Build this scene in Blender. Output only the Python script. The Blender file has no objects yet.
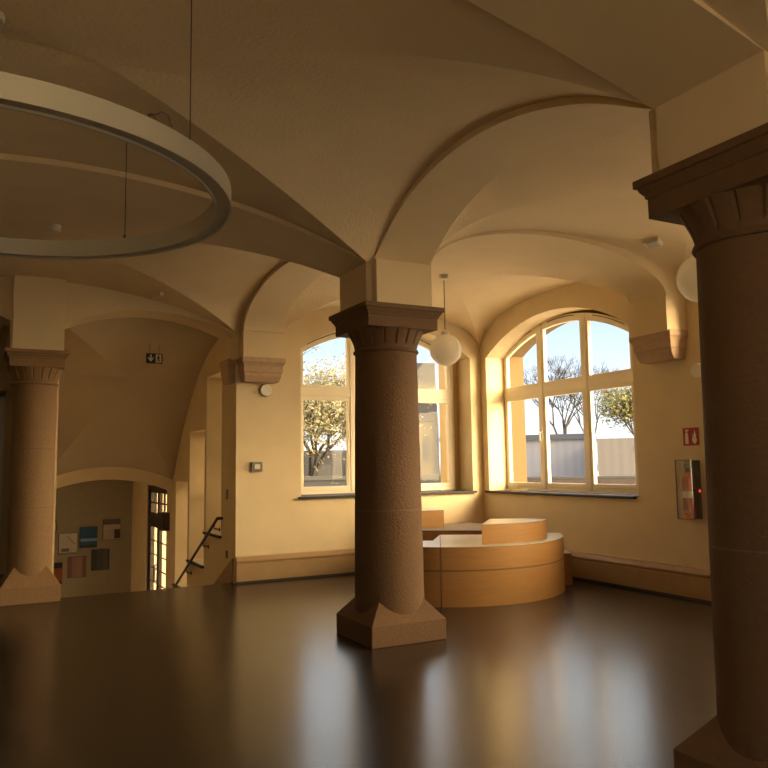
import bpy, bmesh, math, random
from mathutils import Vector, Matrix
random.seed(4)
PI = math.pi
SC = bpy.context.scene
COL = SC.collection

# ------------------------------------------------------------------ camera
cam_d = bpy.data.cameras.new('camera')
cam = bpy.data.objects.new('camera', cam_d)
COL.objects.link(cam)
SC.camera = cam
cam_d.sensor_width = 36.0
cam_d.sensor_fit = 'HORIZONTAL'
cam_d.lens = 765.447 / 768 * 36.0
cam_d.clip_end = 400
PITCH, YAW, ROLL = 0.104744, -0.482879, 0.0150865
fw = Vector((-math.sin(YAW) * math.cos(PITCH), math.cos(YAW) * math.cos(PITCH), math.sin(PITCH)))
rt = Vector((math.cos(YAW), math.sin(YAW), 0))
up = rt.cross(fw)
r2 = rt * math.cos(ROLL) - up * math.sin(ROLL)
u2 = up * math.cos(ROLL) + rt * math.sin(ROLL)
m = Matrix((( r2.x, u2.x, -fw.x, -3.34089), (r2.y, u2.y, -fw.y, -6.32534), (r2.z, u2.z, -fw.z, 1.55), (0, 0, 0, 1)))
cam.matrix_world = m

# ------------------------------------------------------------------ sky, sun, exposure
SUN_DIR = Vector((0.62, -0.75, 0.26)).normalized()      # towards the hazy glow round the sun
world = bpy.data.worlds.new('World')
SC.world = world
world.use_nodes = True
nt = world.node_tree
nt.nodes.clear()
N = nt.nodes.new
L = nt.links.new
out = N('ShaderNodeOutputWorld'); bg = N('ShaderNodeBackground')
tc = N('ShaderNodeTexCoord'); sep = N('ShaderNodeSeparateXYZ')
nrm = N('ShaderNodeVectorMath'); nrm.operation = 'NORMALIZE'
L(tc.outputs['Generated'], nrm.inputs[0]); L(nrm.outputs[0], sep.inputs[0])
ramp = N('ShaderNodeValToRGB'); cr = ramp.color_ramp
cr.elements[0].position = 0.0; cr.elements[0].color = (0.25, 0.23, 0.2, 1)
cr.elements[1].position = 1.0; cr.elements[1].color = (1.1, 1.25, 1.45, 1)
for p_, c_ in ((0.495, (0.35, 0.32, 0.28, 1)), (0.502, (0.80, 0.80, 0.79, 1)), (0.545, (0.64, 0.74, 0.84, 1)), (0.60, (0.40, 0.55, 0.76, 1)), (0.68, (1.7, 1.75, 1.75, 1))):
    e = cr.elements.new(p_); e.color = c_
mad = N('ShaderNodeMath'); mad.operation = 'MULTIPLY_ADD'; mad.inputs[1].default_value = 0.5; mad.inputs[2].default_value = 0.5
L(sep.outputs['Z'], mad.inputs[0]); L(mad.outputs[0], ramp.inputs[0])
dot = N('ShaderNodeVectorMath'); dot.operation = 'DOT_PRODUCT'; dot.inputs[1].default_value = SUN_DIR
L(nrm.outputs[0], dot.inputs[0])
mx = N('ShaderNodeMath'); mx.operation = 'MAXIMUM'; mx.inputs[1].default_value = 0.0; L(dot.outputs['Value'], mx.inputs[0])
pw = N('ShaderNodeMath'); pw.operation = 'POWER'; pw.inputs[1].default_value = 10.0; L(mx.outputs[0], pw.inputs[0])
GLOW = 33.0
lob = N('ShaderNodeVectorMath'); lob.operation = 'SCALE'; lob.inputs[0].default_value = (1.0, 0.72, 0.38)
sc_ = N('ShaderNodeMath'); sc_.operation = 'MULTIPLY'; sc_.inputs[1].default_value = GLOW
L(pw.outputs[0], sc_.inputs[0]); L(sc_.outputs[0], lob.inputs['Scale'])
add = N('ShaderNodeVectorMath'); add.operation = 'ADD'
L(ramp.outputs[0], add.inputs[0]); L(lob.outputs[0], add.inputs[1])
L(add.outputs[0], bg.inputs['Color']); bg.inputs['Strength'].default_value = 1.05
L(bg.outputs[0], out.inputs['Surface'])
world.cycles.sampling_method = 'MANUAL'
world.cycles.sample_map_resolution = 1024

sun_d = bpy.data.lights.new('sun', 'SUN')
sun_d.energy = 1.0; sun_d.angle = 0.02; sun_d.color = (1.0, 0.80, 0.52)
sun = bpy.data.objects.new('sun', sun_d)
COL.objects.link(sun)
sun.rotation_euler = Vector((0.22, -0.95, 0.42)).to_track_quat('Z', 'Y').to_euler()

SC.view_settings.view_transform = 'Standard'
SC.view_settings.look = 'None'
SC.view_settings.gamma = 1.0
SC.view_settings.use_curve_mapping = False
SC.view_settings.exposure = 0.68
SC.cycles.max_bounces = 12
SC.cycles.diffuse_bounces = 8
SC.cycles.glossy_bounces = 4
SC.cycles.transparent_max_bounces = 12
SC.cycles.sample_clamp_indirect = 6.0
SC.cycles.caustics_reflective = False
SC.cycles.caustics_refractive = False
SC.cycles.use_denoising = True

# ------------------------------------------------------------------ materials
def new_mat(name):
    mt = bpy.data.materials.new(name); mt.use_nodes = True
    t = mt.node_tree; b = t.nodes['Principled BSDF']
    return mt, t, b

def mat(name, col, rough=0.6, metal=0.0, noise=0.0, nscale=8.0, bump=0.0, bscale=60.0, spec=0.5, stretch=None, col2=None, emit=None, es=0.0):
    mt, t, b = new_mat(name)
    b.inputs['Roughness'].default_value = rough
    b.inputs['Metallic'].default_value = metal
    b.inputs['Specular IOR Level'].default_value = spec
    b.inputs['Base Color'].default_value = (*col, 1)
    if emit:
        b.inputs['Emission Color'].default_value = (*emit, 1); b.inputs['Emission Strength'].default_value = es
    tc = t.nodes.new('ShaderNodeTexCoord'); mp = t.nodes.new('ShaderNodeMapping')
    t.links.new(tc.outputs['Object'], mp.inputs[0])
    if stretch: mp.inputs['Scale'].default_value = stretch
    if noise:
        nz = t.nodes.new('ShaderNodeTexNoise'); nz.inputs['Scale'].default_value = nscale; nz.inputs['Detail'].default_value = 6
        t.links.new(mp.outputs[0], nz.inputs['Vector'])
        rp = t.nodes.new('ShaderNodeValToRGB')
        c2 = col2 if col2 else tuple(c * (1 - noise) for c in col)
        rp.color_ramp.elements[0].position = 0.3; rp.color_ramp.elements[0].color = (*c2, 1)
        rp.color_ramp.elements[1].position = 0.7; rp.color_ramp.elements[1].color = (*col, 1)
        t.links.new(nz.outputs[0], rp.inputs[0]); t.links.new(rp.outputs[0], b.inputs['Base Color'])
    if bump:
        nb = t.nodes.new('ShaderNodeTexNoise'); nb.inputs['Scale'].default_value = bscale; nb.inputs['Detail'].default_value = 4
        t.links.new(tc.outputs['Object'], nb.inputs['Vector'])
        bp = t.nodes.new('ShaderNodeBump'); bp.inputs['Strength'].default_value = bump; bp.inputs['Distance'].default_value = 0.01
        t.links.new(nb.outputs[0], bp.inputs['Height']); t.links.new(bp.outputs[0], b.inputs['Normal'])
    return mt

M = {}
M['plaster'] = mat('wall plaster', (0.80, 0.655, 0.41), 0.85, noise=0.08, nscale=2.5, bump=0.25, bscale=45)
M['vault'] = mat('vault plaster', (0.80, 0.645, 0.405), 0.9, noise=0.07, nscale=2.0, bump=0.45, bscale=38)
M['rib'] = mat('rib plaster', (0.81, 0.66, 0.415), 0.85, noise=0.05, nscale=2.0, bump=0.15, bscale=45)
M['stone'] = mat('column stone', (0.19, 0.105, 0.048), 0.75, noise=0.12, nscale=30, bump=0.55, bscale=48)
M['stone_lit'] = mat('lit column stone', (0.36, 0.22, 0.105), 0.75, noise=0.12, nscale=30, bump=0.5, bscale=48)  # same stone, colour lightened for the light on the far-left column
M['corbel'] = mat('corbel stone', (0.58, 0.41, 0.26), 0.75, noise=0.12, nscale=20, bump=0.3, bscale=60)
M['panel'] = mat('dark unseen wall', (0.20, 0.155, 0.10), 0.6)  # invented dark tone for the unseen left wall, cuts bounced light
M['hall_dim'] = mat('dimmed lower hall wall', (0.36, 0.32, 0.22), 0.85, noise=0.05)  # wall colour darkened so the lower hall reads dimmer
M['vault_shaded'] = mat('shaded vault plaster', (0.56, 0.45, 0.29), 0.9, noise=0.07, nscale=2.0, bump=0.3, bscale=38)  # vault plaster with the stairwell's shade put into its colour
M['skirt'] = mat('skirting paint', (0.42, 0.27, 0.12), 0.55, noise=0.08, nscale=6)
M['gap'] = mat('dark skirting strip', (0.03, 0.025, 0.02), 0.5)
M['frame'] = mat('window frame paint', (0.84, 0.76, 0.58), 0.42, noise=0.03, nscale=4)
M['seal'] = mat('window seal', (0.16, 0.12, 0.08), 0.6)
M['slate'] = mat('slate sill', (0.025, 0.022, 0.020), 0.6, noise=0.2, nscale=30)
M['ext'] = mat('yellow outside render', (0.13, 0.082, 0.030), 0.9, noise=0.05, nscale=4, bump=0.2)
M['ext_lit'] = mat('lit outside render', (0.72, 0.52, 0.24), 0.9, noise=0.05, nscale=4, bump=0.2)  # same render, lightened in place of light on the window reveal
M['white'] = mat('white enamel', (0.80, 0.76, 0.66), 0.35)
M['globe'] = mat('opal glass', (0.88, 0.80, 0.62), 0.12, noise=0.02, nscale=1)
def opal():
    mt, t, b = new_mat('opal globe glass'); b.inputs['Base Color'].default_value = (0.95, 0.92, 0.82, 1); b.inputs['Roughness'].default_value = 0.12
    tr = t.nodes.new('ShaderNodeBsdfTranslucent'); tr.inputs[0].default_value = (1.0, 0.97, 0.88, 1)
    mx = t.nodes.new('ShaderNodeMixShader'); mx.inputs[0].default_value = 0.45; o = t.nodes['Material Output']
    t.links.new(b.outputs[0], mx.inputs[1]); t.links.new(tr.outputs[0], mx.inputs[2]); t.links.new(mx.outputs[0], o.inputs[0])
    return mt
M['globe'] = opal()
M['alu'] = mat('ring aluminium paint', (0.50, 0.47, 0.36), 0.42, noise=0.04, nscale=3)
M['diff'] = mat('unlit diffuser', (0.46, 0.43, 0.37), 0.5)
M['black'] = mat('black metal', (0.015, 0.013, 0.012), 0.4)
M['cable'] = mat('cable', (0.08, 0.06, 0.045), 0.5)
M['chrome'] = mat('chrome', (0.6, 0.58, 0.52), 0.18, metal=1.0)
M['red'] = mat('red enamel', (0.50, 0.02, 0.015), 0.25)
M['signred'] = mat('red sign', (0.42, 0.03, 0.02), 0.5)
M['signwhite'] = mat('sign white', (0.82, 0.78, 0.70), 0.5)
M['signgreen'] = mat('sign dark green', (0.012, 0.035, 0.014), 0.45)
M['grey'] = mat('grey plastic', (0.16, 0.15, 0.14), 0.4)
M['ivory'] = mat('ivory plastic', (0.75, 0.68, 0.55), 0.4)
M['top'] = mat('pale laminate', (0.52, 0.50, 0.44), 0.30)
M['carpet'] = mat('brown felt top', (0.25, 0.19, 0.13), 0.9, bump=0.3, bscale=200)
M['strip'] = mat('brown edge strip', (0.20, 0.10, 0.045), 0.5)
M['stair'] = mat('stair stone', (0.22, 0.17, 0.12), 0.6, noise=0.2, nscale=20)
M['dark'] = mat('dark painted wood', (0.05, 0.033, 0.022), 0.45)
M['ground'] = mat('pale gravel', (0.68, 0.62, 0.53), 0.95, noise=0.2, nscale=0.5)
M['grass'] = mat('grass', (0.05, 0.07, 0.02), 0.95, noise=0.4, nscale=2)
M['bark'] = mat('bark', (0.034, 0.028, 0.024), 0.9, noise=0.3, nscale=10)

def wood():
    mt, t, b = new_mat('birch plywood')
    tc = t.nodes.new('ShaderNodeTexCoord'); mp = t.nodes.new('ShaderNodeMapping'); mp.inputs['Scale'].default_value = (1.2, 1.2, 14)
    mp.inputs['Rotation'].default_value = (0, 0.0, 0)
    nz = t.nodes.new('ShaderNodeTexNoise'); nz.inputs['Scale'].default_value = 2.2; nz.inputs['Detail'].default_value = 8; nz.inputs['Distortion'].default_value = 1.2
    rp = t.nodes.new('ShaderNodeValToRGB')
    rp.color_ramp.elements[0].position = 0.25; rp.color_ramp.elements[0].color = (0.36, 0.18, 0.052, 1)
    rp.color_ramp.elements[1].position = 0.75; rp.color_ramp.elements[1].color = (0.42, 0.22, 0.068, 1)
    t.links.new(tc.outputs['Object'], mp.inputs[0]); t.links.new(mp.outputs[0], nz.inputs['Vector'])
    t.links.new(nz.outputs[0], rp.inputs[0]); t.links.new(rp.outputs[0], b.inputs['Base Color'])
    b.inputs['Roughness'].default_value = 0.45
    return mt
M['wood'] = wood()

def floor_mat():
    mt, t, b = new_mat('dark linoleum')
    tc = t.nodes.new('ShaderNodeTexCoord')
    nz = t.nodes.new('ShaderNodeTexNoise'); nz.inputs['Scale'].default_value = 1.3; nz.inputs['Detail'].default_value = 6
    rp = t.nodes.new('ShaderNodeValToRGB')
    rp.color_ramp.elements[0].position = 0.3; rp.color_ramp.elements[0].color = (0.030, 0.022, 0.015, 1)
    rp.color_ramp.elements[1].position = 0.7; rp.color_ramp.elements[1].color = (0.042, 0.031, 0.022, 1)
    t.links.new(tc.outputs['Object'], nz.inputs['Vector']); t.links.new(nz.outputs[0], rp.inputs[0])
    # sheet seams of the linoleum, 2 m apart
    sp = t.nodes.new('ShaderNodeSeparateXYZ'); t.links.new(tc.outputs['Object'], sp.inputs[0])
    md = t.nodes.new('ShaderNodeMath'); md.operation = 'PINGPONG'; md.inputs[1].default_value = 1.0
    t.links.new(sp.outputs['X'], md.inputs[0])
    lt = t.nodes.new('ShaderNodeMath'); lt.operation = 'LESS_THAN'; lt.inputs[1].default_value = 0.005
    t.links.new(md.outputs[0], lt.inputs[0])
    mix = t.nodes.new('ShaderNodeMix'); mix.data_type = 'RGBA'
    t.links.new(lt.outputs[0], mix.inputs['Factor']); t.links.new(rp.outputs[0], mix.inputs[6])
    mix.inputs[7].default_value = (0.012, 0.009, 0.007, 1)
    t.links.new(mix.outputs[2], b.inputs['Base Color'])
    n2 = t.nodes.new('ShaderNodeTexNoise'); n2.inputs['Scale'].default_value = 3.0; n2.inputs['Detail'].default_value = 5
    t.links.new(tc.outputs['Object'], n2.inputs['Vector'])
    mr = t.nodes.new('ShaderNodeMapRange'); mr.inputs['To Min'].default_value = 0.22; mr.inputs['To Max'].default_value = 0.25
    t.links.new(n2.outputs[0], mr.inputs['Value']); t.links.new(mr.outputs[0], b.inputs['Roughness'])
    b.inputs['Specular IOR Level'].default_value = 0.5; b.inputs['IOR'].default_value = 1.68
    return mt
M['floor'] = floor_mat()

def glass_mat(name, tint=(0.97, 0.97, 0.95), gl=0.012):
    mt = bpy.data.materials.new(name); mt.use_nodes = True; t = mt.node_tree; t.nodes.clear()
    o = t.nodes.new('ShaderNodeOutputMaterial'); mx = t.nodes.new('ShaderNodeMixShader')
    tr = t.nodes.new('ShaderNodeBsdfTransparent'); tr.inputs[0].default_value = (*tint, 1)
    g = t.nodes.new('ShaderNodeBsdfGlossy'); g.inputs['Roughness'].default_value = 0.02
    mx.inputs[0].default_value = gl
    t.links.new(tr.outputs[0], mx.inputs[1]); t.links.new(g.outputs[0], mx.inputs[2]); t.links.new(mx.outputs[0], o.inputs[0])
    return mt
M['glass'] = glass_mat('window glass')
M['tinted'] = glass_mat('dimming stair glass', (0.42, 0.39, 0.33), 0.02)  # tint made up to cut the daylight entering the stairwell
M['acrylic'] = glass_mat('clear acrylic', (0.9, 0.9, 0.88), 0.12)

def leaf_mat(name, a, b_):
    mt, t, b = new_mat(name)
    oi = t.nodes.new('ShaderNodeTexCoord'); nz = t.nodes.new('ShaderNodeTexNoise'); nz.inputs['Scale'].default_value = 1.6; nz.inputs['Detail'].default_value = 5
    rp = t.nodes.new('ShaderNodeValToRGB'); rp.color_ramp.elements[0].position = 0.35; rp.color_ramp.elements[1].position = 0.65
    rp.color_ramp.elements[0].color = (*a, 1); rp.color_ramp.elements[1].color = (*b_, 1)
    t.links.new(oi.outputs['Object'], nz.inputs['Vector']); t.links.new(nz.outputs[0], rp.inputs[0]); t.links.new(rp.outputs[0], b.inputs['Base Color'])
    b.inputs['Roughness'].default_value = 0.8
    return mt
M['leaf'] = leaf_mat('spring leaves', (0.10, 0.10, 0.045), (0.23, 0.19, 0.095))
M['leaf2'] = leaf_mat('yellow leaves', (0.16, 0.15, 0.035), (0.24, 0.21, 0.08))

def wave_mat(name, c1, c2, scale, axis='X', rough=0.6):
    mt, t, b = new_mat(name)
    tc = t.nodes.new('ShaderNodeTexCoord'); w = t.nodes.new('ShaderNodeTexWave'); w.bands_direction = axis
    w.inputs['Scale'].default_value = scale
    rp = t.nodes.new('ShaderNodeValToRGB'); rp.color_ramp.elements[0].color = (*c1, 1); rp.color_ramp.elements[1].color = (*c2, 1)
    t.links.new(tc.outputs['Object'], w.inputs[0]); t.links.new(w.outputs[0], rp.inputs[0]); t.links.new(rp.outputs[0], b.inputs['Base Color'])
    b.inputs['Roughness'].default_value = rough
    return mt
def brick_mat(name, c1, c2, mortar, scale):
    mt, t, b = new_mat(name)
    tc = t.nodes.new('ShaderNodeTexCoord'); mp = t.nodes.new('ShaderNodeMapping'); mp.inputs['Rotation'].default_value = (PI / 2, 0, 0)
    w = t.nodes.new('ShaderNodeTexBrick'); w.inputs['Scale'].default_value = scale
    w.inputs['Color1'].default_value = (*c1, 1); w.inputs['Color2'].default_value = (*c2, 1); w.inputs['Mortar'].default_value = (*mortar, 1)
    t.links.new(tc.outputs['Object'], mp.inputs[0]); t.links.new(mp.outputs[0], w.inputs[0]); t.links.new(w.outputs[0], b.inputs['Base Color'])
    b.inputs['Roughness'].default_value = 0.9
    return mt
M['shed'] = wave_mat('lavender sheet metal', (0.17, 0.175, 0.205), (0.19, 0.195, 0.225), 0.5)
M['shed2'] = wave_mat('cream sheet metal', (0.14, 0.125, 0.112), (0.155, 0.14, 0.127), 0.5)
M['roofblue'] = mat('blue grey roof', (0.045, 0.056, 0.075), 0.5)
M['brick'] = brick_mat('brown brick', (0.055, 0.036, 0.028), (0.065, 0.044, 0.034), (0.08, 0.07, 0.06), 1.2)
M['pinkbrick'] = brick_mat('pink brick', (0.075, 0.048, 0.050), (0.085, 0.058, 0.058), (0.05, 0.036, 0.036), 1.0)
M['facade'] = mat('beige facade', (0.12, 0.098, 0.060), 0.9, noise=0.05, nscale=0.4)
M['roofgrey'] = mat('slate roof', (0.030, 0.030, 0.031), 0.8)
M['offwhite'] = mat('pale outside paint', (0.05, 0.048, 0.044), 0.8)

# ------------------------------------------------------------------ mesh helpers
class MB:
    def __init__(self): self.v = []; self.f = []
    def add(self, vs, fs):
        o = len(self.v); self.v += [tuple(x) for x in vs]; self.f += [tuple(i + o for i in f) for f in fs]
        return self
    def box(self, a, b):
        (x0, y0, z0), (x1, y1, z1) = a, b
        vs = [(x0, y0, z0), (x1, y0, z0), (x1, y1, z0), (x0, y1, z0), (x0, y0, z1), (x1, y0, z1), (x1, y1, z1), (x0, y1, z1)]
        return self.add(vs, [(0, 3, 2, 1), (4, 5, 6, 7), (0, 1, 5, 4), (1, 2, 6, 5), (2, 3, 7, 6), (3, 0, 4, 7)])
    def prism(self, poly, z0, z1):
        n = len(poly)
        vs = [(x, y, z0) for x, y in poly] + [(x, y, z1) for x, y in poly]
        return self.add(vs, [tuple(range(n))[::-1], tuple(range(n, 2 * n))] + [(i, (i + 1) % n, n + (i + 1) % n, n + i) for i in range(n)])
    def loft(self, rings, close=True, caps=True):
        n = len(rings[0]); vs = [p for r in rings for p in r]; fs = []
        for k in range(len(rings) - 1):
            for i in range(n if close else n - 1):
                j = (i + 1) % n
                fs.append((k * n + i, k * n + j, (k + 1) * n + j, (k + 1) * n + i))
        if caps: fs.append(tuple(range(n))[::-1]); fs.append(tuple(range((len(rings) - 1) * n, len(rings) * n)))
        return self.add(vs, fs)
    def lathe(self, prof, n=48, c=(0, 0)):
        return self.loft([[(c[0] + r * math.cos(2 * PI * i / n), c[1] + r * math.sin(2 * PI * i / n), z) for i in range(n)] for r, z in prof])
    def tube(self, pts, r, n=8):
        pts = [Vector(p) for p in pts]; rings = []
        for k, p in enumerate(pts):
            d = (pts[min(k + 1, len(pts) - 1)] - pts[max(k - 1, 0)]).normalized()
            a = d.orthogonal().normalized() if k == 0 else (a - d * a.dot(d)).normalized()
            b = d.cross(a); rr = r[k] if isinstance(r, (list, tuple)) else r
            rings.append([tuple(p + (a * math.cos(2 * PI * i / n) + b * math.sin(2 * PI * i / n)) * rr) for i in range(n)])
        return self.loft(rings)
    def sphere(self, c, r, n=32, m_=16):
        prof = [(max(1e-4, r * math.sin(PI * k / m_)), c[2] - r * math.cos(PI * k / m_)) for k in range(m_ + 1)]
        return self.lathe(prof, n, (c[0], c[1]))
    def mapped(self, fn):
        self.v = [tuple(fn(*p)) for p in self.v]; return self
    def build(self, name, m_, parent=None, smooth=False, loc=None, bevel=0, weld=True):
        me = bpy.data.meshes.new(name); me.from_pydata(self.v, [], self.f)
        bm = bmesh.new(); bm.from_mesh(me)
        if weld: bmesh.ops.remove_doubles(bm, verts=bm.verts, dist=1e-5)
        bmesh.ops.recalc_face_normals(bm, faces=bm.faces)
        bm.to_mesh(me); bm.free()
        if smooth:
            me.polygons.foreach_set('use_smooth', [True] * len(me.polygons))
            try: me.set_sharp_from_angle(angle=math.radians(38))
            except Exception: pass
        o = bpy.data.objects.new(name, me); COL.objects.link(o)
        me.materials.append(m_)
        if parent: o.parent = parent
        if loc: o.location = loc
        if bevel:
            b = o.modifiers.new('bevel', 'BEVEL'); b.width = bevel; b.segments = 2; b.limit_method = 'ANGLE'; b.angle_limit = math.radians(40)
        return o

def tag(o, label=None, cat=None, group=None, kind=None):
    if label: o['label'] = label
    if cat: o['category'] = cat
    if group: o['group'] = group
    if kind: o['kind'] = kind
    return o
def thing(name, label, cat, loc, rz=0, group=None):
    o = bpy.data.objects.new(name, None); COL.objects.link(o); o.location = loc; o.rotation_euler = (0, 0, rz)
    o.empty_display_size = 0.1
    return tag(o, label, cat, group)
def struct(mb, name, m_, parent=None, label=None, **k):
    o = mb.build(name, m_, parent, **k)
    if parent is None: o['kind'] = 'structure'
    if label: o['label'] = label
    return o
def copy_tree(o, parent=None):
    c = o.copy(); COL.objects.link(c); c.parent = parent
    for ch in list(o.children): copy_tree(ch, c)
    return c

# ------------------------------------------------------------------ plan of the hall (metres)
XB, YA, T = 3.74, 3.82, 0.75          # inner faces of right and back wall, wall thickness
XL, YF = -5.4, -7.62                  # inner faces of left and front wall
TOP = 4.42
W = 0.285                             # half width of ribs

def ell(c, half, z0, z1): return lambda s: z0 + (z1 - z0) * math.sqrt(max(0.0, 1 - ((s - c) / half) ** 2))
def seg(c, R, z1): return lambda s: z1 - (R - math.sqrt(max(0.0, R * R - (s - c) ** 2)))

# ---- floor
fb = MB()
fb.prism([(XL - T, YF - T), (XB + T, YF - T), (XB + T, YA + T), (-0.2, YA + T), (-0.2, 3.93), (-2.47, 3.93), (-2.47, 6.9), (XL - T, 6.9)], -0.25, 0.0)
struct(fb, 'floor', M['floor'])

# ---- walls with arched openings
def arch_top(u0, u1, spring, rise):
    c = (u0 + u1) / 2; h = (u1 - u0) / 2
    if rise <= 0: return lambda u: spring
    R = (h * h + rise * rise) / (2 * rise)
    return lambda u: spring + rise - (R - math.sqrt(max(0, R * R - (u - c) ** 2)))
def wall_layer(mb, umin, umax, d0, d1, zmin, zmax, ops, fn):
    """ops: (u0,u1,z0,topfn). vertices in (u,d,z) mapped by fn"""
    us = {umin, umax}
    for u0, u1, z0, tf in ops:
        for k in range(25): us.add(u0 + (u1 - u0) * k / 24)
    us = sorted(us)
    s = MB()
    for a, b in zip(us, us[1:]):
        mid = (a + b) / 2; op = next((o for o in ops if o[0] < mid < o[1]), None)
        if not op:
            s.add([(a, d0, zmin), (b, d0, zmin), (b, d0, zmax), (a, d0, zmax)], [(0, 1, 2, 3)])
            s.add([(a, d1, zmin), (b, d1, zmin), (b, d1, zmax), (a, d1, zmax)], [(3, 2, 1, 0)])
            for zz in (zmin, zmax): s.add([(a, d0, zz), (b, d0, zz), (b, d1, zz), (a, d1, zz)], [(0, 1, 2, 3)])
        else:
            u0, u1, z0, tf = op; ta, tb = tf(a), tf(b)
            s.add([(a, d0, zmax), (b, d0, zmax), (b, d1, zmax), (a, d1, zmax)], [(0, 1, 2, 3)])
            if z0 > zmin + 1e-6:
                s.add([(a, d0, zmin), (b, d0, zmin), (b, d1, zmin), (a, d1, zmin)], [(0, 1, 2, 3)])
                for d in (d0, d1): s.add([(a, d, zmin), (b, d, zmin), (b, d, z0), (a, d, z0)], [(0, 1, 2, 3)])
                s.add([(a, d0, z0), (b, d0, z0), (b, d1, z0), (a, d1, z0)], [(0, 1, 2, 3)])
            for d in (d0, d1): s.add([(a, d, ta), (b, d, tb), (b, d, zmax), (a, d, zmax)], [(0, 1, 2, 3)])
            s.add([(a, d0, ta), (b, d0, tb), (b, d1, tb), (a, d1, ta)], [(0, 1, 2, 3)])
            if abs(a - u0) < 1e-6: s.add([(a, d0, z0), (a, d1, z0), (a, d1, ta), (a, d0, ta)], [(0, 1, 2, 3)])
            if abs(b - u1) < 1e-6: s.add([(b, d0, z0), (b, d1, z0), (b, d1, tb), (b, d0, tb)], [(0, 1, 2, 3)])
    for u in (umin, umax): s.add([(u, d0, zmin), (u, d1, zmin), (u, d1, zmax), (u, d0, zmax)], [(0, 1, 2, 3)])
    s.mapped(fn)
    mb.add(s.v, s.f)

SILL = 1.13
WINS = {}   # name: (centre, half, fn)
fB = lambda u, d, z: (XB + d, u, z)
fA = lambda u, d, z: (u, YA + d, z)
fF = lambda u, d, z: (u, YF - d, z)
def inner_op(c, h): return (c - h - 0.13, c + h + 0.13, SILL - 0.02, arch_top(c - h - 0.13, c + h + 0.13, 3.27, 0.50))
def outer_op(c, h, up=0.05): return (c - h + 0.03, c + h - 0.03, SILL - 0.06, arch_top(c - h + 0.03, c + h - 0.03, 3.22 + up, 0.40))
wB = MB(); winsB = [(2.26, 1.44), (-1.97, 1.33), (-5.9, 1.33)]
wall_layer(wB, YF - T, YA + T, 0.0, 0.38, -0.25, TOP, [(0.56, 3.665, SILL - 0.02, arch_top(0.56, 3.665, 3.22, 0.475))] + [inner_op(c, h) for c, h in winsB[1:]], fB)
struct(wB, 'wall_right', M['plaster'])
wBo = MB()
wall_layer(wBo, YF - T, YA + T, 0.385, T, -1.7, TOP + 1.5, [outer_op(c, h) for c, h in winsB], fB)
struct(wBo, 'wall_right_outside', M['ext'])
wA = MB(); winsA = [(2.07, 1.37)]
def inner_opA(c, h): return (c - h - 0.06, c + h + 0.10, SILL - 0.02, arch_top(c - h - 0.06, c + h + 0.10, 3.23, 0.445))
wall_layer(wA, -0.3, XB, 0.0, 0.38, -0.25, TOP, [inner_opA(c, h) for c, h in winsA], fA)
struct(wA, 'wall_back', M['plaster'])
wAo = MB()
wall_layer(wAo, 0.3, XB + 0.385, 0.385, T, -1.7, TOP + 1.5, [outer_op(c, h, 0.24) for c, h in winsA], fA)
struct(wAo, 'wall_back_outside', M['ext_lit'])
wF = MB(); winsFill = [(-2.83, 1.33)]  # unseen window added to give the hall fill light
wall_layer(wF, XL - T, XB, 0.0, 0.38, -0.25, TOP, [inner_op(c, h) for c, h in winsFill], fF)
struct(wF, 'wall_front', M['plaster'])
wl = MB(); wl.box((XL - T, YF, -0.25), (XL, 6.9, TOP))
struct(wl, 'wall_left', M['panel'])  # out of view, coloured dark to bounce less light

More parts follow.
